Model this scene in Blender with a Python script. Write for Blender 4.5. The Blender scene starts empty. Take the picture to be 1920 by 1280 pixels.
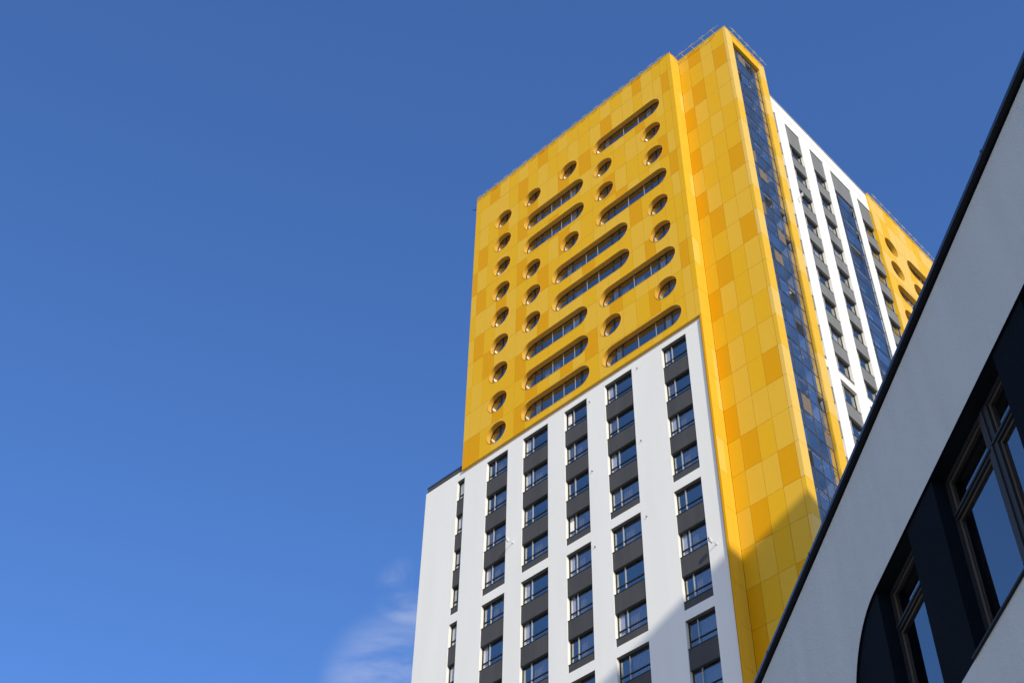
import bpy, math, random
from mathutils import Vector, Matrix
from mathutils.geometry import delaunay_2d_cdt
random.seed(7)
scene = bpy.context.scene
R = math.radians

# ------------------------------------------------------------------ camera
U = 0.5025                 # facade unit -> metres (one storey is 5.95 units)
EYE = 1.7
yaw, pitch, roll, FPX = R(-44.48036954), R(48.34578801), R(1.39325847), 2774.432
fwd = Vector((math.sin(yaw)*math.cos(pitch), math.cos(yaw)*math.cos(pitch), math.sin(pitch)))
rt = Vector((math.cos(yaw), -math.sin(yaw), 0)); up = rt.cross(fwd)
rt2 = rt*math.cos(roll) + up*math.sin(roll); up2 = -rt*math.sin(roll) + up*math.cos(roll)
cam_d = bpy.data.cameras.new('camera'); cam = bpy.data.objects.new('camera', cam_d)
scene.collection.objects.link(cam); scene.camera = cam
cam_d.sensor_width = 36; cam_d.lens = FPX*36/1920; cam_d.clip_end = 5000; cam_d.clip_start = .1
M = Matrix((( rt2.x, up2.x, -fwd.x), (rt2.y, up2.y, -fwd.y), (rt2.z, up2.z, -fwd.z))).to_4x4()
cam.matrix_world = Matrix.Translation((0, 0, EYE)) @ M

# ------------------------------------------------------------------ sky and sun
SUN = Vector((1.9, -1.0, 0.93)).normalized()
sun_el = math.asin(SUN.z); sun_az = math.atan2(SUN.x, SUN.y)   # azimuth from +Y towards +X
w = bpy.data.worlds.new('World'); scene.world = w; w.use_nodes = True
nt = w.node_tree; N = nt.nodes; L = nt.links
for n in list(N): N.remove(n)
out = N.new('ShaderNodeOutputWorld'); bg = N.new('ShaderNodeBackground'); bg.inputs[1].default_value = 0.15
sky = N.new('ShaderNodeTexSky'); sky.sky_type = 'NISHITA'; sky.sun_disc = False
sky.sun_elevation = sun_el; sky.sun_rotation = sun_az; sky.altitude = 0; sky.air_density = 1.0; sky.dust_density = 0.6; sky.ozone_density = 1.6
tc = N.new('ShaderNodeTexCoord')
def wmath(op, a, b=None, c=None):
    n = N.new('ShaderNodeMath'); n.operation = op; n.use_clamp = False
    for i, v in enumerate((a, b, c)):
        if v is None: continue
        if isinstance(v, (int, float)): n.inputs[i].default_value = v
        else: L.new(v, n.inputs[i])
    return n.outputs[0]
def wramp(v, a, b):
    n = N.new('ShaderNodeMapRange'); n.interpolation_type = 'SMOOTHSTEP'
    L.new(v, n.inputs[0]); n.inputs[1].default_value = a; n.inputs[2].default_value = b; return n.outputs[0]
nrm = N.new('ShaderNodeVectorMath'); nrm.operation = 'NORMALIZE'; L.new(tc.outputs['Generated'], nrm.inputs[0])
mp = N.new('ShaderNodeMapping'); mp.inputs['Scale'].default_value = (1, 1, 1.7); mp.inputs['Location'].default_value = (.3, 1.1, .42); L.new(nrm.outputs[0], mp.inputs[0])
n1 = N.new('ShaderNodeTexNoise'); n1.inputs['Scale'].default_value = 9; n1.inputs['Detail'].default_value = 7; n1.inputs['Roughness'].default_value = .58; n1.inputs['Distortion'].default_value = .6
L.new(mp.outputs[0], n1.inputs[0])
sep = N.new('ShaderNodeSeparateXYZ'); L.new(nrm.outputs[0], sep.inputs[0])
# visible cloud wisps, plus a low bright bank added all round for fill light
def bank(d, a, b):
    dt = N.new('ShaderNodeVectorMath'); dt.operation = 'DOT_PRODUCT'; L.new(nrm.outputs[0], dt.inputs[0]); dt.inputs[1].default_value = d.normalized()
    return wramp(dt.outputs['Value'], math.cos(R(a)), math.cos(R(b)))
m1 = bank(Vector((-.615, .526, .568)), 3.1, .5)
m2 = bank(Vector((-.592, .512, .6215)), 1.6, .3)
m3 = wramp(sep.outputs[2], .53, .36)
mask = wmath('MULTIPLY', wmath('MAXIMUM', m1, m2), .27)
dens = wmath('MULTIPLY', wramp(n1.outputs[0], .40, .70), mask)
low = wmath('MULTIPLY', wramp(n1.outputs[0], .33, .55), wmath('MULTIPLY', m3, .9))     # unseen cloud bank near the horizon, added as neutral fill
dens = wmath('MAXIMUM', dens, low)
cc = N.new('ShaderNodeMix'); cc.data_type = 'RGBA'; L.new(dens, cc.inputs[0])
tint = N.new('ShaderNodeMix'); tint.data_type = 'RGBA'; tint.blend_type = 'MULTIPLY'; tint.inputs[0].default_value = 1
L.new(sky.outputs[0], tint.inputs[6]); tint.inputs[7].default_value = (.435, .68, 1.08, 1)
L.new(tint.outputs[2], cc.inputs[6]); cc.inputs[7].default_value = (4.9, 4.75, 4.6, 1)
L.new(cc.outputs[2], bg.inputs[0]); L.new(bg.outputs[0], out.inputs[0])

sl = bpy.data.lights.new('sun', 'SUN'); sl.energy = 2.65; sl.angle = R(.53); sl.color = (1, .93, .80)
so = bpy.data.objects.new('sun', sl); scene.collection.objects.link(so)
so.rotation_euler = SUN.to_track_quat('Z', 'Y').to_euler(); so.location = (60, -60, 120)
vs = scene.view_settings; vs.view_transform = 'Standard'; vs.look = 'None'; vs.exposure = 0.5; vs.gamma = 1; vs.use_curve_mapping = False
scene.cycles.max_bounces = 8; scene.cycles.transparent_max_bounces = 12

# ------------------------------------------------------------------ materials
def mat(name, col, rough=.6, spec=.5, metal=0., noise=None, bump=0., bscale=40., coat=0., streak=0.):
    m = bpy.data.materials.new(name); m.use_nodes = True; t = m.node_tree; b = t.nodes['Principled BSDF']
    b.inputs['Base Color'].default_value = (*col, 1); b.inputs['Roughness'].default_value = rough
    b.inputs['Specular IOR Level'].default_value = spec; b.inputs['Metallic'].default_value = metal; b.inputs['Coat Weight'].default_value = coat
    g = t.nodes.new('ShaderNodeNewGeometry')
    if noise or streak:
        amt, sc = noise or (0, 1)
        n = t.nodes.new('ShaderNodeTexNoise'); n.inputs['Scale'].default_value = sc; n.inputs['Detail'].default_value = 5; n.inputs['Roughness'].default_value = .6
        mp = t.nodes.new('ShaderNodeMapping'); t.links.new(g.outputs['Position'], mp.inputs[0]); t.links.new(mp.outputs[0], n.inputs[0])
        if streak: mp.inputs['Scale'].default_value = (1, 1, .12)
        amt = amt or streak
        r = t.nodes.new('ShaderNodeMapRange'); t.links.new(n.outputs[0], r.inputs[0]); r.inputs[1].default_value = .3; r.inputs[2].default_value = .7
        r.inputs[3].default_value = 1-amt; r.inputs[4].default_value = 1+amt*.6
        h = t.nodes.new('ShaderNodeVectorMath'); h.operation = 'SCALE'; h.inputs[0].default_value = col; t.links.new(r.outputs[0], h.inputs['Scale'])
        t.links.new(h.outputs[0], b.inputs['Base Color'])
    if bump:
        n = t.nodes.new('ShaderNodeTexNoise'); n.inputs['Scale'].default_value = bscale; n.inputs['Detail'].default_value = 4
        t.links.new(g.outputs['Position'], n.inputs[0])
        bp = t.nodes.new('ShaderNodeBump'); bp.inputs['Strength'].default_value = bump; bp.inputs['Distance'].default_value = .02
        t.links.new(n.outputs[0], bp.inputs['Height']); t.links.new(bp.outputs[0], b.inputs['Normal'])
    return m
def glass(name, refl, tintc, trans=.55, rough=.015):
    m = bpy.data.materials.new(name); m.use_nodes = True; t = m.node_tree
    for n in list(t.nodes): t.nodes.remove(n)
    o = t.nodes.new('ShaderNodeOutputMaterial'); gl = t.nodes.new('ShaderNodeBsdfGlossy'); tr = t.nodes.new('ShaderNodeBsdfTransparent')
    gl.inputs['Roughness'].default_value = rough; gl.inputs['Color'].default_value = (*tintc, 1); tr.inputs['Color'].default_value = (trans, trans, trans*1.03, 1)
    mx = t.nodes.new('ShaderNodeMixShader'); lw = t.nodes.new('ShaderNodeFresnel'); lw.inputs[0].default_value = 1.5
    r = t.nodes.new('ShaderNodeMapRange'); t.links.new(lw.outputs[0], r.inputs[0]); r.inputs[1].default_value = .04; r.inputs[2].default_value = 1; r.inputs[3].default_value = refl; r.inputs[4].default_value = 1
    g0 = t.nodes.new('ShaderNodeNewGeometry'); inv = t.nodes.new('ShaderNodeMath'); inv.operation = 'SUBTRACT'; inv.inputs[0].default_value = 1; t.links.new(g0.outputs['Backfacing'], inv.inputs[1])
    ml = t.nodes.new('ShaderNodeMath'); ml.operation = 'MULTIPLY'; t.links.new(r.outputs[0], ml.inputs[0]); t.links.new(inv.outputs[0], ml.inputs[1])
    t.links.new(ml.outputs[0], mx.inputs[0]); t.links.new(tr.outputs[0], mx.inputs[1]); t.links.new(gl.outputs[0], mx.inputs[2]); t.links.new(mx.outputs[0], o.inputs[0])
    # faint waviness of float glass
    g = t.nodes.new('ShaderNodeNewGeometry'); n = t.nodes.new('ShaderNodeTexNoise'); n.inputs['Scale'].default_value = .7; t.links.new(g.outputs['Position'], n.inputs[0])
    bp = t.nodes.new('ShaderNodeBump'); bp.inputs['Strength'].default_value = .05; bp.inputs['Distance'].default_value = .05
    t.links.new(n.outputs[0], bp.inputs['Height']); t.links.new(bp.outputs[0], gl.inputs['Normal'])
    return m
MT = dict(
    white=mat('white_render', (.81, .79, .725), .85, .2, streak=.035, noise=(.035, .5), bump=.25, bscale=14),
    fgwall=mat('grey_render', (.53, .565, .565), .9, .2, noise=(.055, 2.2), streak=.05, bump=.7, bscale=70),
    spandrel=mat('dark_grey_render', (.062, .062, .061), .75, .35, streak=.16, noise=(.16, 1.6), bump=.15, bscale=20),
    spandrel_sunlit=mat('dark_grey_render_sunlit', (.19, .188, .178), .75, .35, streak=.12, noise=(.12, 1.6), bump=.15, bscale=20),  # same spandrel render, lightened to carry the stronger sun on facade B
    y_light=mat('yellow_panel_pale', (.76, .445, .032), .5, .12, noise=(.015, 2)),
    y_mid=mat('yellow_panel_mid', (.755, .418, .010), .5, .12, noise=(.015, 2)),
    y_sunlit=mat('yellow_panel_sunlit', (.80, .51, .09), .45, .3, noise=(.015, 2)),  # panel yellow with sun glare mixed into the colour, for sun-facing sides
    y_dark=mat('yellow_panel_deep', (.71, .335, .001), .5, .10, noise=(.015, 2)),
    reveal=mat('yellow_reveal_metal', (.72, .38, .03), .27, .5),
    coping=mat('yellow_coping', (.74, .45, .04), .5, .2),
    backing=mat('cladding_cavity', (.20, .10, .015), .9, .1),
    frame=mat('dark_window_frame', (.017, .020, .024), .55, .3),
    alu=mat('pale_aluminium', (.36, .36, .35), .4, .5),
    steel=mat('galvanised_steel', (.56, .58, .60), .5, .5),
    room=mat('dim_room', (.03, .03, .031), .9, .1),
    soff=mat('room_ceiling', (.16, .15, .14), .9, .1),
    curtain=mat('curtain_fabric', (.82, .79, .74), .9, .1),
    blind=mat('grey_blind', (.20, .19, .18), .8, .2),
    blindb=mat('tan_blind', (.17, .135, .105), .8, .2),
    lamp=mat('white_lamp_shade', (.8, .8, .78), .5, .3),
    glass=glass('reflective_glass', .42, (.90, .90, .84), .96),
    glassF=glass('dark_office_glass', .33, (.88, .9, .86), .96),
    glassC=glass('pale_loggia_glass', .62, (1, .98, .92), .97),
    glassD=glass('deep_loggia_glass', .26, (1, .97, .90), .97),
    glassB=glass('loggia_glass', .42, (1, .97, .88), .97),
    loggia=mat('loggia_plaster', (.34, .36, .38), .9, .1, noise=(.3, .8)),
    lframe=mat('slate_glazing_bar', (.07, .075, .085), .4, .4),
    clear=glass('clear_balustrade_glass', .06, (1, 1, 1), .86),
    coat=mat('dark_metal_coping', (.008, .009, .011), .5, .25),
    flash=mat('blue_black_flashing', (.03, .04, .055), .22, .6, metal=.3),
    navy=mat('navy_render', (.004, .0075, .013), .9, .06, noise=(.2, 1.4), bump=.5, bscale=40),
    reveal_dark=mat('dark_reveal_sheet', (.004, .005, .007), .6, .2),
    tan=mat('tan_window_liner', (.085, .068, .052), .5, .4),
    camw=mat('white_camera_housing', (.75, .75, .74), .4, .5),
    asphalt=mat('pale_concrete_paving', (.36, .34, .31), .9, .2, noise=(.15, .3)),
    brick=mat('neighbour_render', (.45, .42, .38), .85, .2, noise=(.06, .5)),
)

# ------------------------------------------------------------------ mesh helpers (facade units; +x along, +y inwards, +z up)
def pt(x, y, z): return Vector((x*U, y*U, z*U + EYE))
class MB:
    def __init__(s): s.v = []; s.f = []; s.m = []
    def quad(s, *p, mi=0):
        i = len(s.v); s.v += [tuple(q) for q in p]; s.f.append(tuple(range(i, i+len(p)))); s.m.append(mi)
    def box(s, x0, x1, y0, y1, z0, z1, mi=0, skip=''):
        p = [(x, y, z) for z in (z0, z1) for y in (y0, y1) for x in (x0, x1)]; i = len(s.v); s.v += p
        F = dict(b=(0, 2, 3, 1), t=(4, 5, 7, 6), f=(0, 1, 5, 4), k=(2, 6, 7, 3), l=(0, 4, 6, 2), r=(1, 3, 7, 5))
        for k, f in F.items():
            if k in skip: continue
            s.f.append(tuple(i+j for j in f)); s.m.append(mi)
    def tube(s, a, b, r, n=8, mi=0):
        a, b = Vector(a), Vector(b); d = (b-a).normalized(); e = d.orthogonal().normalized(); g = d.cross(e); i = len(s.v)
        for c in (a, b):
            for k in range(n):
                t = 2*math.pi*k/n; s.v.append(tuple(c + e*math.cos(t)*r + g*math.sin(t)*r))
        for k in range(n):
            s.f.append((i+k, i+(k+1) % n, i+n+(k+1) % n, i+n+k)); s.m.append(mi)
        s.f.append(tuple(i+k for k in range(n))[::-1]); s.m.append(mi); s.f.append(tuple(i+n+k for k in range(n))); s.m.append(mi)
    def mesh(s, name, mats, scale=U):
        me = bpy.data.meshes.new(name); me.from_pydata([(a*scale, b*scale, c*scale) for a, b, c in s.v], [], s.f)
        for m in (mats if isinstance(mats, (list, tuple)) else [mats]): me.materials.append(m)
        for p, mi in zip(me.polygons, s.m): p.material_index = mi
        me.update(); return me
WP = {}
def place(name, data, wpos, rotz=0., parent=None, **props):
    """link an object whose local frame sits at world position wpos with heading rotz (parent heading included)"""
    o = bpy.data.objects.new(name, data); scene.collection.objects.link(o)
    wpos = Vector(wpos)
    if parent is not None:
        o.parent = parent; pp, pr = WP[parent.name]
        d = wpos - pp; d.rotate(Matrix.Rotation(-pr, 3, 'Z')); o.location = d; o.rotation_euler.z = rotz - pr
    else:
        o.location = wpos; o.rotation_euler.z = rotz
    WP[o.name] = (wpos, rotz)
    for k, v in props.items(): o[k] = v
    return o
class Facade:
    """local facade frame: a along, d inwards, z up -> world"""
    def __init__(s, rot, fn): s.rot = rot; s.fn = fn
    def w(s, a, d, z): return s.fn(a, d, z)
FA = Facade(0, lambda a, d, z: pt(a, d, z))                # faces -Y
FB = Facade(R(90), lambda a, d, z: pt(-d, a, z))           # faces +X ; d = -X
def cells(x0, x1, z0, z1, holes):
    xs = sorted({x0, x1, *[h[0] for h in holes], *[h[1] for h in holes]}); zs = sorted({z0, z1, *[h[2] for h in holes], *[h[3] for h in holes]})
    xs = [x for x in xs if x0 <= x <= x1]; zs = [z for z in zs if z0 <= z <= z1]
    for a, b in zip(xs, xs[1:]):
        for c, d in zip(zs, zs[1:]):
            mx, mz = (a+b)/2, (c+d)/2
            if any(h[0] < mx < h[1] and h[2] < mz < h[3] for h in holes): continue
            yield a, b, c, d
def wall_mb(x0, x1, z0, z1, holes, depth, ox, oz, revmi=0):
    m = MB()
    for a, b, c, d in cells(x0, x1, z0, z1, holes): m.quad((a-ox, 0, c-oz), (b-ox, 0, c-oz), (b-ox, 0, d-oz), (a-ox, 0, d-oz))
    for h in holes:
        a, b, c, d = h[0]-ox, h[1]-ox, h[2]-oz, h[3]-oz
        m.quad((a, 0, c), (a, depth, c), (a, depth, d), (a, 0, d)); m.quad((b, 0, c), (b, 0, d), (b, depth, d), (b, depth, c))
        m.quad((a, 0, d), (a, depth, d), (b, depth, d), (b, 0, d), mi=revmi); m.quad((a, 0, c), (b, 0, c), (b, depth, c), (a, depth, c))
    return m

# ------------------------------------------------------------------ setting
g = MB(); g.quad((-3000, -3000, 0), (3000, -3000, 0), (3000, 3000, 0), (-3000, 3000, 0))
place('ground', g.mesh('ground', MT['asphalt'], 1), (0, 0, 0), kind='structure')

# ------------------------------------------------------------------ the tower
GZ = -EYE/U                                                  # ground level in facade units
tower = place('apartment_tower', None, (-80*U, 100*U, 0), label='tall white and yellow high-rise with round and pill-shaped windows against the blue sky', category='tower')
def part(name, mb, mats, F, a, d, z, parent=tower, **kw):
    return place(name, mb.mesh(name, mats), F.w(a, d, z), F.rot, parent, **kw)
def dup(name, me, F, a, d, z, parent=tower, **kw): return place(name, me, F.w(a, d, z), F.rot, parent, **kw)

FL = 5.95
# ---- white front wall (facade A) with vertical strips of windows
COLS = [(-107.85, -106.45, 0), (-102.32, -98.47, 1), (-95.75, -91.33, 1), (-88.47, -84.63, 1), (-81.62, -77.15, 1), (-72.32, -68.48, 1)]
SECT = [(113.95, 136.4, [132.95, 127.0, 121.05, 115.1]), (96.0, 112.55, [109.1, 103.1, 97.15]), (78.1, 94.67, [91.2, 85.25, 79.3])]
holes = [(c[0], c[1], s[0], s[1]) for c in COLS for s in SECT]
wm = wall_mb(-114, -65.9, GZ, 137.95, holes, .45, -90, 0, 1)
part('wall', wm, [MT['white'], MT['soff']], FA, -90, 100, 0)
# left, rear and hidden walls, roof slab
m = MB(); m.box(-24, -23.6, .02, 83, GZ, 137.95); part('side_wall', m, MT['white'], FA, -90, 100, 0)
m = MB(); m.box(-24, 30, 82.6, 83, GZ, 195); part('rear_wall', m, MT['white'], FA, -90, 100, 0)
m = MB(); m.box(-16.6, 24, .5, 2.2, 196.6, 197.6); m.box(-16.6, 30.8, 2.2, 82.5, 196.6, 197.6); m.box(-23.5, -16.6, .5, 82, 136.6, 137.6); part('roof', m, MT['room'], FA, -90, 100, 0)
# dim interior behind the front windows
m = MB(); m.box(-23.5, 24.2, 2.6, 2.9, GZ, 137.5)
for s in SECT:
    for z in s[2]: m.box(-23.5, 24.2, .62, 2.6, z-1.9, z-1.2)
part('interior_wall', m, [MT['room']], FA, -90, 100, 0)

def window_mb(wd, ht, split, dark=0, light=1, low=1.05):
    m = MB(); t = .13
    m.box(0, wd, 0, .14, 0, t); m.box(0, wd, 0, .14, ht-t, ht); m.box(0, t, .002, .142, t, ht-t); m.box(wd-t, wd, .002, .142, t, ht-t)
    if split: m.box(wd*split-.055, wd*split+.055, -.02, .11, t, ht-t, mi=1)
    if low: m.box(t, wd-t, -.02, .12, low-.07, low+.07)
    return m
def pane_mesh(w_, h_): 
    m = MB(); m.box(0, w_, 0, .02, 0, h_); return m
cache = {}
def cached(key, fn):
    if key not in cache: cache[key] = fn()
    return cache[key]
def curtain_mb(w_, h_, n):
    m = MB(); k = max(4, int(n)); 
    for i in range(k):
        a, b = w_*i/k, w_*(i+1)/k; y0, y1 = (.0, .07) if i % 2 == 0 else (.07, .0)
        m.quad((a, y0, 0), (b, y1, 0), (b, y1, h_), (a, y0, h_))
    return m
def tilt_mb(w_, h_):
    m = MB(); t = .11; T = .16*h_        # a sash tipped inwards at the top
    for (a, b, c, d) in ((0, w_, 0, t), (0, w_, h_-t, h_), (0, t, t, h_-t), (w_-t, w_, t, h_-t)):
        m.quad((a, .1+T*c/h_, c), (b, .1+T*c/h_, c), (b, .1+T*d/h_, d), (a, .1+T*d/h_, d))
    return m
sp_cache = {}
def front_window(a0, a1, zb, zt, split, state):
    wd, ht = a1-a0, zt-zb
    wn = dup('window', cached(('w', round(wd, 2), round(ht, 2)), lambda: window_mb(wd, ht, .325 if split else 0).mesh('window', [MT['frame'], MT['alu']])), FA, a0, 100.45, zb)
    t = .13; low = 1.05; sx = wd*.325 if split else wd
    def sub(n, me, a, d, z): return dup(n, me, FA, a0+a, 100.45+d, zb+z, wn)
    x0, x1 = t, (sx-.08 if split else wd-t)
    if state != 'open':
        sub('pane', cached(('p', round(x1-x0, 2), round(ht, 2)), lambda: pane_mesh(x1-x0, ht-t-low-.07).mesh('pane', MT['glass'])), x0, .06, low+.07)
    else:
        sub('open_sash', cached(('os', round(x1-x0, 2), round(ht, 2)), lambda: tilt_mb(x1-x0, ht-t-low-.07).mesh('open_sash', MT['frame'])), x0, .06, low+.07)
    if split: sub('pane', cached(('pr', round(wd, 2), round(ht, 2)), lambda: pane_mesh(wd-t-sx-.08, ht-t-low-.07).mesh('pane', MT['glass'])), sx+.08, .06, low+.07)
    sub('lower_light', cached(('ll', round(wd, 2)), lambda: pane_mesh(wd-2*t, low-.07-t).mesh('lower_light', MT['glass'])), t, .06, t)
    if state in ('curtain', 'open'):
        f = .55 if split else .7
        sub('curtain', cached(('cu', round(x1-x0, 2), round(ht, 2)), lambda: curtain_mb((x1-x0)*f, ht-.3, 7).mesh('curtain', MT['curtain'])), x0+.03, .17, .15)
    if state == 'blind': sub('blind', cached(('bl', round(x1-x0, 2), round(ht, 2)), lambda: curtain_mb(x1-x0, ht-.2-low, 4).mesh('blind', MT['blind'])), x0, .16, low)
    if split and random.random() < .45:
        w2 = (wd-sx)*.92
        sub('net_curtain', cached(('nc', round(wd, 2), round(ht, 2)), lambda: curtain_mb(w2, ht-.4, 16).mesh('net_curtain', MT['blind'])), sx+.1, .42, .2)
def spandrel(a0, a1, zb, zt, F, dep, m, d0):
    wd, ht = a1-a0, zt-zb
    def mk():
        b = MB(); b.box(.0, wd-.06, 0, dep, 0, ht-.07); b.box(-.02, wd-.02, -.05, dep, ht-.06, ht, mi=1); return b.mesh('spandrel_panel', [m, MT['frame']])
    return dup('spandrel_panel', cached(('sp', F.rot, round(wd, 2), round(ht, 2)), mk), F, a0+.03, d0, zb)
states = {}
for ci, (a0, a1, split) in enumerate(COLS):
    for si, (sb, stt, tops) in enumerate(SECT):
        zt = stt
        for k, z in enumerate(tops):
            st = random.choice(['curtain', 'curtain', 'open', 'blind', 'plain', 'plain', 'curtain'])
            if (ci, si, k) in ((3, 0, 0),): st = 'open'
            if (ci, si, k) in ((1, 0, 2), (2, 0, 2), (4, 0, 1), (3, 0, 1)): st = 'blind'
            front_window(a0, a1, z, zt-(.02 if k == 0 else -.3), split, st)
            nb = tops[k+1] if k+1 < len(tops) else None
            zb = (z-2.62) if nb is not None else sb
            spandrel(a0, a1, zb+.004, z, FA, .36, MT['spandrel'], 100.1)
            zt = z-2.62
# ---- parapet and glass balustrade on the lower roof at the left
m = MB(); m.box(-113.85+110, -106.4+110, 0, .5, 0, 1.0); m.box(-113.95+110, -106.4+110, -.06, .56, 1.0, 1.1, mi=1)
part('parapet', m, [MT['spandrel'], MT['frame']], FA, -110, 100.12, 137.95)
rail = MB()
for i, a in enumerate((-112.3, -110.6, -108.9, -107.6)):
    rail.box(a+110-.05, a+110+.05, 0, .08, -.2, 1.0); rail.box(a+110-.05, a+110+.35, 0, .06, .95, 1.02)
ro = part('roof_balustrade', rail, MT['frame'], FA, -110, 100.9, 139.1)
for i in range(3):
    a = (-112.4, -110.55, -108.7)[i]
    mm = cached('bal', lambda: pane_mesh(1.8, 1.35).mesh('pane', MT['clear']))
    dup('pane', mm, FA, a, 101.0, 139.2, ro)

# ---- yellow upper volume: panels cut round the windows
DF = 99.64
C = [-106.75, -105.65, -103.6, -101.4, -99.25, -97.2, -95.15, -93.0, -90.85, -88.8, -86.6, -84.4, -82.1, -79.85, -77.65, -75.45, -73.25, -71.55, -69.35, -67.75, -66.4, -65.62]
ZR = [198.85] + [194.6-5.183*j for j in range(24)]
ZR[12] = 137.6
r = 1.80; ZC = [140.6+5.947*k for k in range(9)]
rd = lambda x, k: (x-r, x+r, ZC[k])
pl = lambda x0, x1, k: (x0, x1, ZC[k])
SH = []
for k in range(9): SH.append(rd(-100.4, k))
for k in (8, 5, 4, 3): SH.append(rd(-94.15, k))
for k in (8, 5): SH.append(rd(-86.62, k))
for k in (7, 6, 1): SH.append(rd(-79.8, k))
for k in (7, 6, 4, 3, 1): SH.append(rd(-70.5, k))
for k in (7, 6, 2, 1, 0): SH.append(pl(-95.83, -83.67, k))
for k in (8, 5, 2, 0): SH.append(pl(-81.5, -68.43, k))
for k in (4, 3): SH.append(pl(-90.12, -75.9, k))
def stadium(x0, x1, zc, rr=None, n=12):
    rr = rr or (r if x1-x0 > 2*r-.01 else (x1-x0)/2); R0 = r; e = rr-R0
    cx0, cx1 = x0+R0, x1-R0; P = []
    for i in range(n+1):
        t = -math.pi/2+math.pi*i/n; P.append((cx1+math.cos(t)*rr, zc+math.sin(t)*rr))
    for i in range(n+1):
        t = math.pi/2+math.pi*i/n; P.append((cx0+math.cos(t)*rr, zc+math.sin(t)*rr))
    q = []
    for p in P:
        if not q or (abs(p[0]-q[-1][0])+abs(p[1]-q[-1][1])) > 1e-4: q.append(p)
    if abs(q[0][0]-q[-1][0])+abs(q[0][1]-q[-1][1]) < 1e-4: q.pop()
    return q
def insd(p, s, rr):
    cx = min(max(p[0], s[0]+r), s[1]-r); return (p[0]-cx)**2+(p[1]-s[2])**2 < rr*rr
def cut_panel(x0, x1, z0, z1, shapes, th, ox, oz, rr=r, pieces=False):
    """rectangle minus window shapes, with thickness th (towards +y)"""
    near = [s for s in shapes if s[0]-.3 < x1 and s[1]+.3 > x0 and s[2]-2.2 < z1 and s[2]+2.2 > z0]
    m = MB()
    if not near:
        m.box(x0-ox, x1-ox, 0, th, z0-oz, z1-oz, skip='k'); return [m] if pieces else m
    V = [Vector(p) for p in ((x0, z0), (x1, z0), (x1, z1), (x0, z1))]; E = [(0, 1), (1, 2), (2, 3), (3, 0)]
    for s in near:
        i = len(V); P = stadium(*s, rr=rr, n=16); V += [Vector(p) for p in P]; E += [(i+k, i+(k+1) % len(P)) for k in range(len(P))]
    vo, eo, fo, *_ = delaunay_2d_cdt(V, E, [], 0, 1e-5)
    keep = []
    for f in fo:
        c = sum((vo[i] for i in f), Vector((0, 0)))/len(f)
        if not (x0 < c.x < x1 and z0 < c.y < z1) or any(insd(c, s, rr) for s in near): continue
        a = vo[f[1]]-vo[f[0]]; b = vo[f[2]]-vo[f[0]]
        if abs(a.x*b.y-a.y*b.x) < 1e-7: continue
        keep.append(f if (a.x*b.y-a.y*b.x) > 0 else f[::-1])
    if not keep: return None
    if pieces:
        par = list(range(len(vo)))
        def fd_(i):
            while par[i] != i: i = par[i]
            return i
        for f in keep:
            for i in f[1:]: par[fd_(i)] = fd_(f[0])
        grp = {}
        for f in keep: grp.setdefault(fd_(f[0]), []).append(f)
        return [solid(vo, kk, th, ox, oz) for kk in grp.values()]
    return solid(vo, keep, th, ox, oz)
def solid(vo, keep, th, ox, oz):
    m = MB(); used = sorted({i for f in keep for i in f}); ix = {i: k for k, i in enumerate(used)}
    keep = [tuple(ix[i] for i in f) for f in keep]; vo = [vo[i] for i in used]
    m.v = [(v.x-ox, 0, v.y-oz) for v in vo]+[(v.x-ox, th, v.y-oz) for v in vo]; n = len(vo); cnt = {}
    for f in keep:
        m.f.append(tuple(f)); m.m.append(0)
        for i in range(len(f)): cnt[(f[i], f[(i+1) % len(f)])] = 1
    for (a, b) in list(cnt):
        if (b, a) not in cnt: m.f.append((a, a+n, b+n, b)); m.m.append(0)
    return m
# backing wall with the same openings
bk = cut_panel(-106.7, -65.7, 137.66, 198.8, SH, .28, -86, 168, r+.06)
yf = part('cladding_backing', bk, MT['backing'], FA, -86, DF+.16, 168)
DARK = {(0, 2), (1, 5), (0, 7), (2, 11), (2, 3), (2, 6), (3, 5), (2, 9), (3, 1), (4, 0), (5, 5), (6, 7), (5, 9), (4, 8), (7, 11), (0, 16), (1, 19), (1, 13), (2, 16), (4, 18),
        (5, 19), (4, 13), (5, 14), (6, 15), (5, 1), (6, 3), (7, 1), (8, 2), (7, 5), (8, 7), (9, 5), (10, 6), (10, 9), (11, 5), (10, 3), (11, 1), (11, 0), (10, 11), (8, 16), (9, 19), (9, 13), (10, 16)}
LIGHT = {(0, 5), (1, 1), (1, 3), (1, 7), (2, 8), (2, 4), (1, 10), (4, 1), (4, 5), (5, 8), (5, 10), (4, 3), (0, 13), (1, 12), (1, 17), (1, 14), (1, 15), (2, 18), (3, 16), (3, 15), (4, 14), (5, 17),
         (6, 19), (4, 19), (3, 11), (6, 1), (7, 3), (8, 4), (8, 5), (9, 1), (10, 0), (10, 8), (7, 7), (8, 3), (8, 9), (11, 9), (11, 3), (7, 6), (6, 12), (7, 15), (8, 15), (9, 16), (9, 17),
         (10, 19), (9, 15), (9, 12), (10, 14), (11, 16), (10, 12), (11, 20), (7, 10), (8, 17), (0, 9), (0, 17)}
rp = random.Random(3)
def tone(rr_, cc_, D=DARK, Lt=LIGHT, known=True):
    if (rr_, cc_) in D: return MT['y_dark']
    if (rr_, cc_) in Lt: return MT['y_light']
    x = rp.random(); return MT['y_light'] if x < .22 else MT['y_mid']
gp = .018
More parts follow.
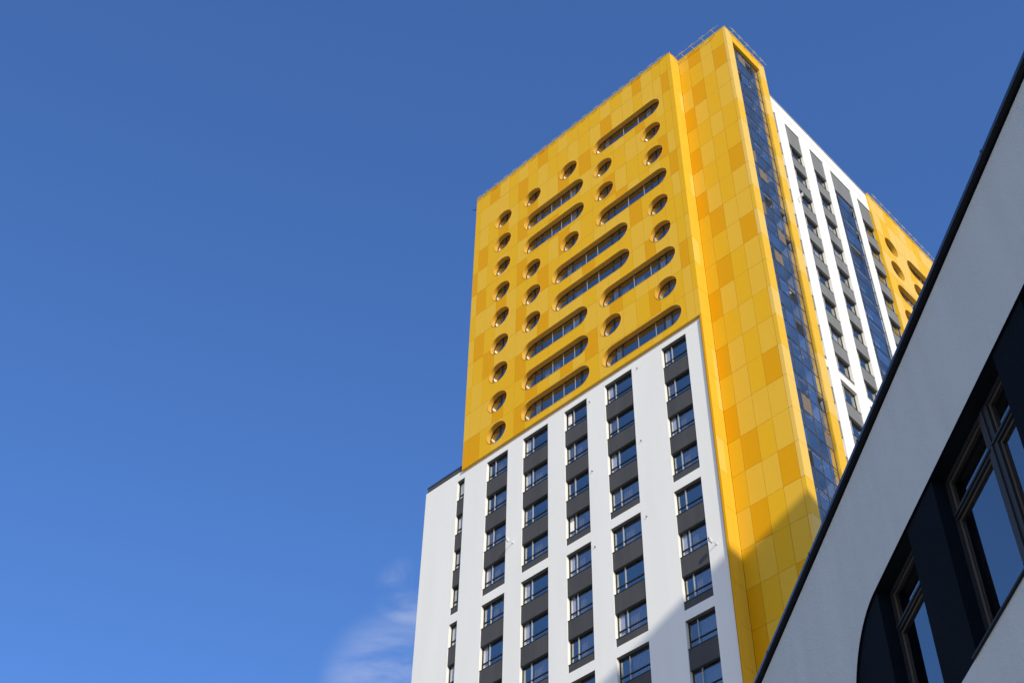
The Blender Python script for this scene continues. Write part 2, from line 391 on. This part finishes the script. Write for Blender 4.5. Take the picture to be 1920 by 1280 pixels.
for ri in range(12):
    for cj in range(21):
        x0, x1, z1, z0 = C[cj]+gp, C[cj+1]-gp, ZR[ri]-gp, ZR[ri+1]+gp
        if cj == 0: x0 = C[0]
        if cj == 20: x1 = C[21]-.01
        cx, cz = (x0+x1)/2, (z0+z1)/2
        mbs = cut_panel(x0, x1, z0, z1, SH, .1, cx, cz, r+.03, True)
        tn = tone(ri, cj)
        for mb in mbs or []: part('facade_panel', mb, tn, FA, cx, DF+rp.uniform(0, .012), cz, yf)
# coping and underside of the yellow volume
m = MB(); m.box(-106.79, -65.58, -.04, .5, 198.85-168, 199.0-168); 
m.v = [(x+86 if abs(x) > 60 else x, y, z) for x, y, z in m.v]
part('coping', m, MT['coping'], FA, -86, DF, 168)
m = MB(); m.box(-20.75, 20.36, .1, .5, -30.42, -30.32); part('soffit_trim', m, MT['reveal'], FA, -86, DF, 168)
m = MB(); m.box(-20.75, -20.6, .1, 60, -30.3, 30.8); part('side_cladding', m, MT['y_mid'], FA, -86, DF, 168)
# interior of the yellow storeys
m = MB(); m.box(-20.4, 20, 2.2, 2.5, -30, 30)
for k in range(10): m.box(-20.4, 20, .86, 2.2, -30.2+FL*k-.35, -30.2+FL*k+.35)
part('interior_wall', m, MT['room'], FA, -86, DF, 168)

def rect_in_stadium(x0, x1, s, rr):
    """part of the stadium of inner radius rr between two verticals, as polygon"""
    c0, c1 = s[0]+r, s[1]-r
    def half(x):
        dx = c0-x if x < c0 else (x-c1 if x > c1 else 0); return math.sqrt(max(0, rr*rr-dx*dx))
    xs = [x0+(x1-x0)*i/14 for i in range(15)]
    return [(x, -half(x)) for x in xs]+[(x, half(x)) for x in xs[::-1]]
def hole_window(s, F, a_of, D0, parent, dep=.70):
    """round or pill window: metal reveal, dark frame ring, mullions and panes"""
    x0, x1, zc = s; cx = (x0+x1)/2; W = x1-x0; rnd = W < 2*r+.1
    key = ('hw', F.rot, round(W, 2))
    loc = (x0-cx, x1-cx, 0)
    if rnd: mull = [(.05, .10)]
    elif W < 12.5: mull = [(-4.15, .10), (-2.9, .12), (-1.0, .04), (.95, .04), (2.95, .04), (4.15, .12)]
    elif W < 13.5: mull = [(-4.75, .10), (-3.6, .13), (-1.05, .04), (1.85, .04), (3.3, .13), (4.5, .10)]
    else: mull = [(-4.9, .12), (-3.7, .13), (-1.2, .04), (.95, .04), (3.7, .13), (5.0, .12)]
    def fr():
        m = MB(); P = stadium(*loc, rr=r, n=16); Q = stadium(*loc, rr=r-.11, n=16); n = len(P)
        for i in range(n):
            j = (i+1) % n
            m.quad((P[i][0], 0, P[i][1]), (P[j][0], 0, P[j][1]), (Q[j][0], 0, Q[j][1]), (Q[i][0], 0, Q[i][1]))
            m.quad((Q[i][0], 0, Q[i][1]), (Q[j][0], 0, Q[j][1]), (Q[j][0], .12, Q[j][1]), (Q[i][0], .12, Q[i][1]))
        for mx, hw in mull:
            hh = rect_in_stadium(mx-hw, mx+hw, loc, r-.06); zt = hh[-1][1]; 
            dx = max(0, abs(mx)-(W/2-r)); h = math.sqrt((r-.08)**2-dx*dx); m.box(mx-hw, mx+hw, (.03 if hw < .07 else -.02), .1, -h, h, mi=(1 if hw < .07 else 0))
        if not rnd: m.box(-W/2+.9, W/2-.9, -.015, .1, -r+.34, -r+.44)
        return m.mesh('window', [MT['frame'], MT['alu']])
    nm = 'round_window' if rnd else 'pill_window'
    wn = dup(nm, cached(key, fr), F, cx, D0+dep, zc, parent)
    def rv():
        m = MB(); P = stadium(*loc, rr=r, n=20); n = len(P)
        Q = stadium(*loc, rr=r+.05, n=20)
        for i in range(n):
            j = (i+1) % n
            m.quad((P[i][0], 0, P[i][1]), (P[i][0], dep+.02, P[i][1]), (P[j][0], dep+.02, P[j][1]), (P[j][0], 0, P[j][1]))
            m.quad((P[i][0], -.03, P[i][1]), (P[i][0], 0, P[i][1]), (P[j][0], 0, P[j][1]), (P[j][0], -.03, P[j][1]))
            m.quad((P[i][0], -.03, P[i][1]), (P[j][0], -.03, P[j][1]), (Q[j][0], -.03, Q[j][1]), (Q[i][0], -.03, Q[i][1]))
            m.quad((Q[i][0], -.03, Q[i][1]), (Q[j][0], -.03, Q[j][1]), (Q[j][0], .02, Q[j][1]), (Q[i][0], .02, Q[i][1]))
        me = m.mesh('reveal', MT['reveal'])
        for p in me.polygons: p.use_smooth = False
        return me
    dup('reveal', cached((key, 'r'), rv), F, cx, D0, zc, wn)
    eds = [-W/2+.1]+[v for mx, hw in mull for v in (mx-hw, mx+hw)]+[W/2-.1]
    nb = len(eds)//2
    for i in range(0, len(eds), 2):
        a, b = eds[i], eds[i+1]
        def pm():
            m = MB(); P = rect_in_stadium(a, b, loc, r-.1); q = []
            for p in P:
                if not q or abs(p[0]-q[-1][0])+abs(p[1]-q[-1][1]) > 1e-5: q.append(p)
            m.quad(*[(p[0], .05, p[1]) for p in q]); m.quad(*[(p[0], .07, p[1]) for p in q[::-1]]); return m.mesh('pane', MT['glass'])
        dup('pane', cached((key, 'p', i), pm), F, cx, D0+dep, zc, wn)
        vent = (not rnd) and i//2 in (1, nb-2)
        x = random.random()
        if vent and x < .45: 
            dup('blind', cached((key, 'b', i), lambda: curtain_mb(b-a, 2.9, 4).mesh('blind', MT['blind'])), F, cx+a, D0+dep+.14, zc-1.45, wn)
        elif (not vent) and (not rnd) and x < .35:
            dup('curtain', cached((key, 'c', i), lambda: curtain_mb((b-a)*.5, 2.4, 8).mesh('curtain', MT['blind'])), F, cx+a, D0+dep+.5, zc-1.3, wn)
for s in SH: hole_window(s, FA, None, DF, tower)

# ---- return and set-back yellow strip on the right of facade A
XR, YA, XB = -65.62, 101.75, -56.67
CA = [XR, -63.84, -61.6, -59.45, -57.2, XB]
DA = {(0, 1), (1, 3), (2, 1), (3, 0), (5, 0), (6, 3), (7, 0), (4, 4), (8, 1), (9, 3), (10, 1), (11, 0), (13, 0), (12, 4), (14, 3), (15, 0), (16, 1), (17, 3), (18, 1), (20, 0), (21, 0), (20, 3)}
LA = {(1, 2), (3, 1), (3, 3), (4, 2), (5, 1), (7, 3), (8, 3), (7, 1), (2, 0), (9, 2), (10, 3), (11, 3), (11, 1), (12, 2), (13, 3), (13, 1), (14, 1), (15, 1), (15, 3), (16, 3), (17, 1), (17, 2), (18, 3), (15, 2),
      (18, 0), (19, 1), (20, 2), (19, 3), (21, 1), (0, 2), (2, 4), (6, 4)}
m = MB(); m.box(XR+60, XB+60-.3, 0, .4, GZ, 198.7); bkA = part('cladding_backing', m, MT['backing'], FA, -60, YA+.16, 0)
for ri in range(24):
    for cj in range(5):
        x0, x1, z1, z0 = CA[cj]+gp, CA[cj+1]-gp, ZR[ri]-gp, ZR[ri+1]+gp
        if cj == 4: x1 = XB-.012
        m = MB(); m.box(x0-(x0+x1)/2, (x1-x0)/2, 0, .12, z0-(z0+z1)/2, (z1-z0)/2, skip='k')
        part('corner_panel', m, tone(ri, cj, DA, LA), FA, (x0+x1)/2, YA+rp.uniform(0, .012), (z0+z1)/2, bkA)
# return face (faces +X): two panel columns
m = MB(); m.box(99.80-100, 101.7-100, 0, .3, GZ, 198.7); bkR = part('cladding_backing', m, MT['backing'], FB, 100, -(XR-.16), 0)
YR = [99.65, 100.96, 101.74]
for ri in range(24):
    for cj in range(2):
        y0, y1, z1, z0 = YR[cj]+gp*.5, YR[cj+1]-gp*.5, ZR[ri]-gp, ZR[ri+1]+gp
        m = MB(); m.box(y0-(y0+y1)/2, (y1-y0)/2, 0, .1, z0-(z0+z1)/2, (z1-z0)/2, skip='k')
        mt = MT['y_sunlit'] if (ri, cj) in {(2, 1), (6, 1), (9, 0), (14, 1), (16, 0), (13, 1)} else MT['y_light']  # sunlight on the return put into its panel colours
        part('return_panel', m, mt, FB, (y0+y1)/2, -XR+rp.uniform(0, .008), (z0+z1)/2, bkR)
# edge trim beside the white wall
m = MB(); m.box(XR-.30, XR-.012, 0, .34, GZ, 137.5)
m.v = [(x+66 if abs(x) > 60 else x, y, z) for x, y, z in m.v]
part('edge_trim', m, MT['y_dark'], FA, -66, DF+.005, 0)
m = MB(); m.box(-.04, 8.99, -.04, .4, 198.85, 199.0); part('coping', m, MT['coping'], FA, XR, YA, 0)
m = MB(); m.box(0, 1.9, -.04, .4, 198.85, 198.995); part('coping', m, MT['coping'], FB, 99.75, -XR, 0)
# shallow joint line under the roof edge
# ---- yellow frame with loggia glazing on facade B (faces +X at XB)
YB0, YO0, YO1, YB1 = 101.75, 103.32, 110.0, 111.58
m = MB(); m.box(YB0+.15-100, YO0-.0-100, 0, .3, GZ, 198.7); m.box(YO1-100, YB1-100-.15, 0, .3, GZ, 198.7); m.box(YO0-100, YO1-100, 0, .3, 196.55, 198.7)
bkB = part('cladding_backing', m, MT['backing'], FB, 100, -(XB-.13), 0)
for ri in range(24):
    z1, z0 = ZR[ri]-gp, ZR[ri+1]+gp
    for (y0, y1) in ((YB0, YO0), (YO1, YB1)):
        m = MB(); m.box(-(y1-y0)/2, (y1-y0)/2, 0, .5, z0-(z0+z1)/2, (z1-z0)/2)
        part('frame_panel', m, MT['y_sunlit'] if rp.random() < .5 else MT['y_light'], FB, (y0+y1)/2, -XB, (z0+z1)/2, bkB)  # paler tones painted in for the sun on these posts
m = MB(); m.box(-(YO1-YO0)/2+gp, (YO1-YO0)/2-gp, 0, .5, 0, 198.85-196.45); part('frame_panel', m, MT['y_mid'], FB, (YO0+YO1)/2, -XB, 196.45, bkB)
m = MB(); m.box(0, YB1-YB0+.04, -.04, .5, 198.85, 199.005); part('coping', m, MT['coping'], FB, YB0, -XB, 0)
m = MB(); m.box(0, .4, 0, 2.6, GZ, 198.8); part('side_cladding', m, MT['y_mid'], FB, YB1-.42, -XB+.02, 0)
def curtain_wall(cols, zs_top, zlow, D0, period, mid_off, strip_h, mats):
    """glazing grid: frame bars joined, each glass panel its own piece"""
    fm = MB(); a0, a1 = cols[0], cols[-1]; base = cols[0]
    zz = zs_top; rows = []
    while zz > zlow:
        rows += [(zz-strip_h, zz, 's'), (zz-mid_off+.02, zz-strip_h, 'a'), (zz-period, zz-mid_off+.02, 'b')]; zz -= period
    for z0, z1, k in rows:
        fm.box(0, a1-a0, 0 if k != 'a' else .02, .08, z1-.035, z1+.035)
    for c in cols: fm.box(c-base-.035, c-base+.035, -.01, .1, zlow, zs_top)
    fo = part('loggia_frame', fm, MT['lframe'], FB, base, D0, 0)
    for z0, z1, k in rows:
        for i, (c0, c1) in enumerate(zip(cols, cols[1:])):
            if z0 < zlow-1: continue
            x = random.random()
            key = ('cw', round(c1-c0, 3), round(z1-z0, 3))
            if k == 'a' and x < .07: 
                dup('open_vent', cached((key, 'o'), lambda: tilt_mb(c1-c0-.1, z1-z0-.1).mesh('open_vent', MT['frame'])), FB, c0+.05, D0, z0+.05, fo)
                continue
            if k != 's' and x > .955:
                dup('blind', cached((key, 'bl'), lambda: curtain_mb(c1-c0-.1, z1-z0-.1, 3).mesh('blind', MT['blindb'])), FB, c0+.05, D0+.03, z0+.05, fo); continue
            gm = random.choice(('glassB', 'glassC', 'glassD', 'glassB'))
            dup('glazed_panel', cached((key, gm), lambda: pane_mesh(c1-c0-.1, z1-z0-.1).mesh('glazed_panel', MT[gm])), FB, c0+.05, D0+.04, z0+.05, fo)
    return fo, rows
lz = curtain_wall([YO0+.02, 104.92, 106.8, 108.5, YO1-.02], 196.4, 84, 57.1, 5.95, 3.0, .5, None)
# loggia floors, back wall and lamps behind that glass
m = MB(); m.box(YO0-100, YO1-100, 2.4, 2.6, GZ, 196.4)
zz = 196.4-.35
while zz > 84:
    m.box(YO0-100, YO1-100, .16, 2.4, zz-.2, zz+.2, mi=1); zz -= 5.95
m.box(YO0-.2-100, YO0-100, .16, 2.4, GZ, 196.4, mi=0); m.box(YO1-100, YO1+.2-100, .16, 2.4, GZ, 196.4, mi=0)
part('loggia_interior', m, [MT['loggia'], MT['loggia']], FB, 100, 57.12, 0)
lm = MB(); lm.box(-.26, .26, 0, .4, -.2, 0); lme = lm.mesh('ceiling_lamp', MT['lamp'])
zz = 196.4-.62-5.95; i = 0
while zz > 90:
    dup('ceiling_lamp', lme, FB, 107.6, 57.45, zz-.1); zz -= 5.95*random.choice((1, 1, 2))

# ---- white wall of facade B, set back at X=-59
XW = 59.0
BC = [(113.2, 116.7), (119.1, 122.8), (125.55, 129.1), (138.5, 142.2)]
GC = (131.07, 136.6)
TOPS1 = [186.15-5.95*k for k in range(9)]     # sills of upper section
B_SECT = [(137.9, 194.35, [186.15-5.943*k for k in range(9)], True), (113.95, 136.55, [132.95, 127, 121.05, 115.1], False), (96.0, 112.55, [109.1, 103.1, 97.15], False), (78.1, 94.67, [91.2, 85.25, 79.3], False)]
holes = [(c[0], c[1], s[0], s[1]) for c in BC for s in B_SECT]+[(GC[0], GC[1], 78.1, 194.35)]
wm = wall_mb(111.0, 142.6, GZ, 198.75, holes, .42, 125, 0, 1); part('wall', wm, [MT['white'], MT['white']], FB, 125, XW, 0)
m = MB(); m.box(111-125, 142.1-125, -.08, .5, 198.75, 199.0); m.box(111-125, 142.1-125, -.015, .02, 196.5, 196.56, mi=1); part('coping', m, [MT['alu'], MT['spandrel_sunlit']], FB, 125, XW, 0)
m = MB(); m.box(-12, 17.1, 3.0, 3.2, GZ, 198)
z = 186.15-1.5
while z > 78: m.box(-12, 17.1, .62, 3, z-.7, z); z -= 5.947
part('interior_wall', m, MT['room'], FB, 125, XW, 0)
def side_window(a0, a1, zb, zt):
    wd, ht = a1-a0, zt-zb
    wn = dup('window', cached(('wb', round(wd, 2), round(ht, 2)), lambda: window_mb(wd, ht, .30, low=0).mesh('window', [MT['frame'], MT['alu']])), FB, a0, XW+.42, zb)
    dup('glass', cached(('gb', round(wd, 2), round(ht, 2)), lambda: pane_mesh(wd-.2, ht-.2).mesh('glass', MT['glassB'])), FB, a0+.1, XW+.48, zb+.1, wn)
    if random.random() < .4: dup('curtain', cached(('cb', round(ht, 2)), lambda: curtain_mb(1.0, ht-.3, 6).mesh('curtain', MT['curtain'])), FB, a0+wd*random.choice((.1, .6)), XW+.8, zb+.1, wn)
for (a0, a1) in BC:
    for sb, stt, tops, first in B_SECT:
        zt = stt
        if first:
            spandrel(a0, a1, 189.35, 194.34, FB, .34, MT['spandrel_sunlit'], XW+.08); zt = 189.35
        for k, z in enumerate(tops):
            side_window(a0, a1, z, zt+(.25 if (first or k) else -.02))
            zb = z-2.62 if k+1 < len(tops) else sb
            spandrel(a0, a1, zb+.004, z, FB, .34, MT['spandrel_sunlit'], XW+.08); zt = zb
spandrel(GC[0], GC[1], 189.6, 194.34, FB, .3, MT['spandrel_sunlit'], XW+.08)
curtain_wall([GC[0]+.02, 132.1, 135.25, GC[1]-.02], 189.5, 100, XW+.14, 5.95, 3.0, .5, None)
m = MB(); m.box(GC[0]-125, GC[1]-125, 1.6, 1.8, 78, 190); z = 189.0
while z > 100: m.box(GC[0]-125, GC[1]-125, .3, 1.6, z-.25, z+.1, mi=0); z -= 5.95
part('loggia_interior', m, [MT['loggia']], FB, 125, XW, 0)

# ---- far yellow volume on facade B
XY = 58.67; YY0, YY1 = 142.15, 183.2
rdB = lambda y, k: (y-r, y+r, ZC[k]); 
SB = [rdB(145.95, 8), rdB(145.95, 7), (144.15, 157.3, ZC[6]), (150.5, 163.6, ZC[8]), rdB(152.4, 7), rdB(145.95, 5), (150.5, 163.6, ZC[5]), rdB(145.95, 4), (144.15, 157.3, ZC[3]), rdB(145.95, 2), rdB(152.4, 4), rdB(152.4, 2),
      (160.0, 172.2, ZC[7]), (160.0, 172.2, ZC[6]), rdB(176.2, 8), rdB(176.2, 7), rdB(176.2, 6), (160.0, 172.2, ZC[4]), rdB(176.2, 5), rdB(176.2, 4)]
bk = cut_panel(YY0+.05, YY1, 137.66, 198.8, SB, .3, 160, 168, r+.06); bkY = part('cladding_backing', bk, MT['backing'], FB, 160, XY+.13, 168)
CY = [YY0, 144.35, 146.5, 148.5, 150.6, 152.7, 154.9, 157.0, 159.2, 161.4, 163.6, 165.8, 168.0, 170.2, 172.4, 174.6, 176.8, 179.0, 181.2, YY1]
DY = {(1, 1), (0, 2), (2, 4), (3, 5), (1, 8), (2, 7), (4, 1), (0, 6), (5, 3)}
for ri in range(9):
    for cj in range(12):
        x0, x1, z1, z0 = CY[cj]+gp, CY[cj+1]-gp, ZR[ri]-gp, ZR[ri+1]+gp
        if cj == 0: x0 = YY0
        cx, cz = (x0+x1)/2, (z0+z1)/2; mbs = cut_panel(x0, x1, z0, z1, SB, .1, cx, cz, r+.03, True)
        tn = MT['y_dark'] if (ri, cj) in DY and False else (MT['y_mid'] if (ri, cj) in DY else (MT['y_light'] if rp.random() < .4 else MT['y_sunlit']))  # tones shifted paler to imitate sun on this face
        for mb in mbs or []: part('side_panel', mb, tn, FB, cx, XY+rp.uniform(0, .01), cz, bkY)
mb = cut_panel(YY0, YY1, 137.6, 198.85, SB, .1, 160, 168)   # the rest of that volume, hidden behind the near building
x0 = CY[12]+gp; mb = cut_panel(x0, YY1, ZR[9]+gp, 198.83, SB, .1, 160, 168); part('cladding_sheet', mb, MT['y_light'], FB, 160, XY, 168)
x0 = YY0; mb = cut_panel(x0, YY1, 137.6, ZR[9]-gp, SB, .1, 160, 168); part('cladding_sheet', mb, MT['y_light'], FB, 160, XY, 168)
m = MB(); m.box(0, .25, .1, .6, 137.6, 198.8); part('edge_trim', m, MT['y_mid'], FB, YY0+.002, XY, 0)
m = MB(); m.box(0, YY1-YY0, -.08, .5, 198.85, 199.05); part('coping', m, MT['coping'], FB, YY0, XY, 0)
m = MB(); m.box(142.6-160, 23.2, .36, .8, GZ, 137.5); m.box(142.6-160, 23.2, 2.4, 2.6, 137, 198); part('rear_block_wall', m, MT['white'], FB, 160, XY, 0)
for s in SB: hole_window(s, FB, None, XY, tower)

# ---- roof rail on brackets round the yellow roof edges
def roof_rail(F, d0, pos, out, a0, a1, zb=198.6, plate=True):
    m = MB(); m.tube((a0-pos[0], -out, .1), (a1-pos[0], -out, .1), .032)
    ro = part('roof_rail', m, MT['steel'], F, pos[0], d0, zb)
    def bm():
        b = MB(); b.tube((0, .25, -.05), (0, -out, .06), .07, 6); b.box(-.42, .42, -out-.09, -out+.07, .13, .19); b.box(-.06, .06, .2, .3, -.3, .35); return b.mesh('bracket', MT['steel'])
    me = cached(('br', out, F.rot), bm)
    for p in pos: dup('bracket', me, F, p, d0, zb, ro)
roof_rail(FA, DF-.05, [-105.9, -104.3, -102.0, -99.85, -97.85, -95.75, -93.5, -91.5, -89.2, -87.1, -84.85, -82.75, -80.4, -78.45, -76.45, -75.1, -72.9, -71.2, -69.2, -67.4], .30, -106.5, -66.2)
roof_rail(FA, YA-.05, [-64.35, -62.4, -60.45, -58.45], .85, -65.5, -57.3)
roof_rail(FB, -XB-.05, [103.2, 104.8, 106.55, 108.3, 110.1], .55, 102.3, 111.4)
roof_rail(FB, XY-.05, [143.4, 145.5, 147.7, 149.8, 151.85, 153.8, 155.5, 157.6, 159.6, 161.7, 163.8], .5, 142.6, 165)
m = MB(); m.tube((0, 0, 0), (-1.0, -.2, .55), .07, 6); part('roof_spout', m, MT['frame'], FA, -106.7, 99.9, 196.6)

# ---- small vents on the white wall
vm = MB(); vm.tube((0, 0, 0), (0, -.2, 0), .06, 10); vme = vm.mesh('vent_stub', MT['spandrel'])
for a, z in ((-84.12, 135.24), (-84.05, 123.2), (-76.2, 135.73), (-76.35, 123.23), (-84.0, 111.3), (-76.3, 111.3)): dup('vent_stub', vme, FA, a, 100, z)

# ------------------------------------------------------------------ security cameras (top-level)
def sec_cam(F, a, d, z, label):
    root = place('security_camera', None, F.w(a, d, z), F.rot, label=label, category='camera', group='security cameras on the tower')
    m = MB(); m.box(-.12, .12, -.06, 0, -.14, .14); m.tube((0, -.05, 0), (-.05, -.85, .02), .045, 8); part('bracket', m, MT['camw'], F, a, d, z, root)
    for (dx, dz) in ((-.16, .18), (-.14, -.12)):
        b = MB(); b.box(-.1, .1, -.3, .22, -.09, .09); b.tube((0, -.3, 0), (0, -.36, 0), .07, 10, mi=1); b.tube((0, .05, 0), (-dx*.5, .1, -dz*.7), .03, 6)
        part('camera_body', b, [MT['camw'], MT['frame']], F, a+dx, d-.82, z+dz, root)
sec_cam(FA, -67.4, 100, 102.2, 'small white twin security camera on the right edge of the white wall, near the shadow')
sec_cam(FA, -97.2, 100, 119.6, 'small white twin security camera on the white wall between the second and third window strips')
sec_cam(FB, 118.1, XW, 173.6, 'small white twin security camera high on the side wall beside the yellow glazed corner')

# ------------------------------------------------------------------ near building on the right (metres, rho = distance of its wall)
RHO = 5.5
fd = Vector((-.78477637, .61977903, 0)); fn = Vector((.61977903, .78477637, 0))
FF = Facade(math.atan2(-.61977903, .78477637), lambda a, d, z: fn*(RHO+d) - fd*a + Vector((0, 0, EYE+z)))   # a = -s, d inwards, metres
office = place('office_building', None, FF.w(-6, 3, -EYE), FF.rot, label='near low building in shade with pale rendered wall, dark roof edge and navy window band', category='building')
def fpart(name, mb, mats, a, d, z, parent=office, **kw): return place(name, mb.mesh(name, mats, 1), FF.w(a, d, z), FF.rot, parent, **kw)
S = lambda v: -v*RHO
ZT, ZB_, sc, zcn, rn = 1.849*RHO, 1.456*RHO, 2.167*RHO, 1.6525*RHO, .1965*RHO
NEAR = 1.02*RHO
# wall with a slot, rounded at the far end: triangulated plate
slot = [(-NEAR, ZB_), ]
arc = [(-(sc+math.sin(t)*rn), zcn-math.cos(t)*rn) for t in [math.pi*i/48 for i in range(49)]]
poly = [(-NEAR, ZB_)]+arc+[(-NEAR, ZT)]
x0, x1, z0, z1 = -26., 9., -EYE, 2.150*RHO
V = [Vector(p) for p in ((x0, z0), (x1, z0), (x1, z1), (x0, z1))]+[Vector(p) for p in poly]; n = len(poly)
Ed = [(0, 1), (1, 2), (2, 3), (3, 0)]+[(4+i, 4+(i+1) % n) for i in range(n)]
vo, eo, fo, *_ = delaunay_2d_cdt(V, Ed, [], 0, 1e-6)
def in_slot(c):
    if c.y < ZB_ or c.y > ZT or c.x > -NEAR: return False
    if c.x > -sc: return True
    return (c.x+sc)**2+(c.y-zcn)**2 < rn*rn
m = MB(); m.v = [(v.x, 0, v.y) for v in vo]
for f in fo:
    c = (vo[f[0]]+vo[f[1]]+vo[f[2]])/3
    if in_slot(c): continue
    a = vo[f[1]]-vo[f[0]]; b = vo[f[2]]-vo[f[0]]
    m.f.append(tuple(f) if a.x*b.y-a.y*b.x > 0 else tuple(f[::-1])); m.m.append(0)
for i in range(n):
    p, q = poly[i], poly[(i+1) % n]; m.quad((p[0], 0, p[1]), (q[0], 0, q[1]), (q[0], .03, q[1]), (p[0], .03, p[1]), mi=1)
m.box(x0, x0+.3, .01, 14, z0, z1-.1); m.box(x1-.3, x1, .01, 14, z0, z1-.1); m.box(x0+.3, x1-.3, 13.7, 14, z0, z1-.1)
fpart('wall', m, [MT['fgwall'], MT['navy']], 0, 0, 0)
m = MB(); m.box(x0, x1, .02, 14.0, -.05, -.003); fpart('roof', m, MT['coat'], 0, 0, 2.150*RHO-.01)
m = MB(); m.box(x0-.08, x1+.08, -.065, .5, 0, .05); fpart('coping', m, MT['coat'], 0, 0, 2.156*RHO)
m = MB(); zf = .055; m.box(x0-.08, x1+.08, -.069, -.0655, .004, zf)
k = x0+.6
while k < x1: m.box(k, k+.03, -.075, -.0655, .002, zf+.012); k += 2.0
fpart('roof_flashing', m, MT['flash'], 0, 0, 2.156*RHO)
DEP = .031*RHO
# navy rendered piers of the window band
W1, W2, W0 = (1.535*RHO, 1.846*RHO), (1.981*RHO, 2.167*RHO), (1.10*RHO, 1.41*RHO)
def pier(s0, s1, curved=False):
    m = MB()
    if not curved: m.box(-(s1-s0)/2, (s1-s0)/2, 0, .30, ZB_+.0, ZT-.002)
    else:
        P = [(-(sc+math.sin(t)*(rn+.02))+s1, zcn-math.cos(t)*(rn+.02)) for t in [math.pi*i/48 for i in range(49)]]
        P = [(min(x, s1-s0), z) for x, z in P]
        m.quad(*[(x, 0, z) for x, z in P][::-1]); m.quad((s1-s0, 0, P[0][1]), (s1-s0, .3, P[0][1]), (s1-s0, .3, P[-1][1]), (s1-s0, 0, P[-1][1]))
    a = -(s0+s1)/2 if not curved else -s1
    fpart('pier', m, MT['navy'], a, .028, 0)
pier(W1[1], W2[0]); pier(W0[1], W1[0]); pier(1.02*RHO, W0[0]); pier(W2[1], sc+rn, True)
# soffit, apron and windows
for (s0, s1) in (W1, W2, W0):
    a0, a1 = -s1, -s0; wd = s1-s0
    m = MB(); m.box(0, wd, .032, .32, ZT-.001, ZT+.05); fpart('soffit', m, MT['reveal_dark'], a0, 0, 0)
    m = MB(); m.box(0, wd, .03, .32, ZB_-.05, ZB_+.0); m.box(0, wd, -.03, .2, ZB_+.001, ZB_+.02); m.box(.0, wd, DEP-.02, DEP+.12, ZB_+.036, ZB_+.2); fpart('sill', m, MT['coat'], a0, 0, 0)
    zb, zt = 1.500*RHO, ZT-.004
    fm = MB(); t = .055; f0 = 0.
    fm.box(0, wd, 0, .08, zb-zb, t); fm.box(0, wd, 0, .08, zt-zb-t, zt-zb)
    fm.box(0, t, .001, .081, t, zt-zb-t); fm.box(wd-t, wd, .001, .081, t, zt-zb-t)
    tr = 1.757*RHO-zb; fm.box(t, wd-t, -.012, .075, tr-.045, tr+.045); fm.box(t, wd-t, -.03, .0, tr-.012, tr+.012)
    mc = wd*(1-(1.655-1.535)/(1.846-1.535)) if wd > 1.3 else None
    spans = [(t, wd-t)]
    if mc:
        fm.box(mc-.10, mc+.10, -.014, .082, t, zt-zb-t); fm.box(mc-.02, mc+.02, -.03, 0, t, zt-zb-t); spans = [(t, mc-.10), (mc+.10, wd-t)]
    # tan inner liners seen in the rebates
    for (u0, u1) in spans:
        for (v0, v1) in ((t, tr-.045), (tr+.045, zt-zb-t)):
            fm.box(u0+.012, u0+.026, .010, .03, v0, v1, mi=1); fm.box(u0, u1, .012, .03, v1-.024, v1-.012, mi=1)
            fm.box(u0, u0+.012, .02, .05, v0, v1, mi=0)
    wn = fpart('window', fm, [MT['frame'], MT['tan']], a0, DEP, zb)
    for (u0, u1) in spans:
        for (v0, v1) in ((t, tr-.045), (tr+.045, zt-zb-t)):
            pm = MB(); pm.box(u0, u1, .035, .045, v0, v1); fpart('pane', pm, MT['glassF'], a0, DEP, zb, wn)
m = MB(); m.box(-13.6, -5.6, 1.6, 1.7, ZB_-.3, ZT+.3); m.box(-13.6, -5.6, .33, 1.6, ZT+.1, ZT+.2, mi=1); m.box(-13.6, -5.6, .33, 1.6, ZB_-.3, ZB_-.2)
fpart('interior_wall', m, [MT['room'], MT['soff']], 0, 0, 0)

# ------------------------------------------------------------------ neighbouring block whose shadow falls across the tower (to the right, outside the picture)
cx_, cy_, cz_ = 76.3, 31.8, 169.5                # roof corner nearest the tower (facade units)
e1 = Vector((-.20, -1, 0)).normalized(); e2 = Vector((1, .44, 0)).normalized()
c0 = Vector((cx_, cy_, 0)); P = [c0, c0+e1*40, c0+e1*40+e2*40, c0+e2*40]
nb = place('neighbour_block', None, pt(cx_, cy_, GZ), 0, label='tall plain block standing to the right behind the near building', category='building')
m = MB()
for i in range(4):
    p, q = P[i]-c0, P[(i+1) % 4]-c0; m.quad((p.x, p.y, 0), (q.x, q.y, 0), (q.x, q.y, cz_-GZ), (p.x, p.y, cz_-GZ))
m.quad(*[((p-c0).x, (p-c0).y, cz_-GZ) for p in P]); place('wall', m.mesh('wall', MT['brick']), pt(cx_, cy_, GZ), 0, nb)
wm_ = MB()
for k in range(22):
    for j in range(8):
        o_ = e1*(2+j*4.7); q = e1*2.2; nn = e1.cross(Vector((0, 0, 1))); nn = nn if nn.x < 0 else -nn; z = 8+k*6.2
        a = o_+nn*.1; wm_.quad((a.x, a.y, z), (a.x+q.x, a.y+q.y, z), (a.x+q.x, a.y+q.y, z+3.2), (a.x, a.y, z+3.2))
place('window_rows', wm_.mesh('window_rows', MT['coat']), pt(cx_, cy_, GZ), 0, nb, kind='stuff')
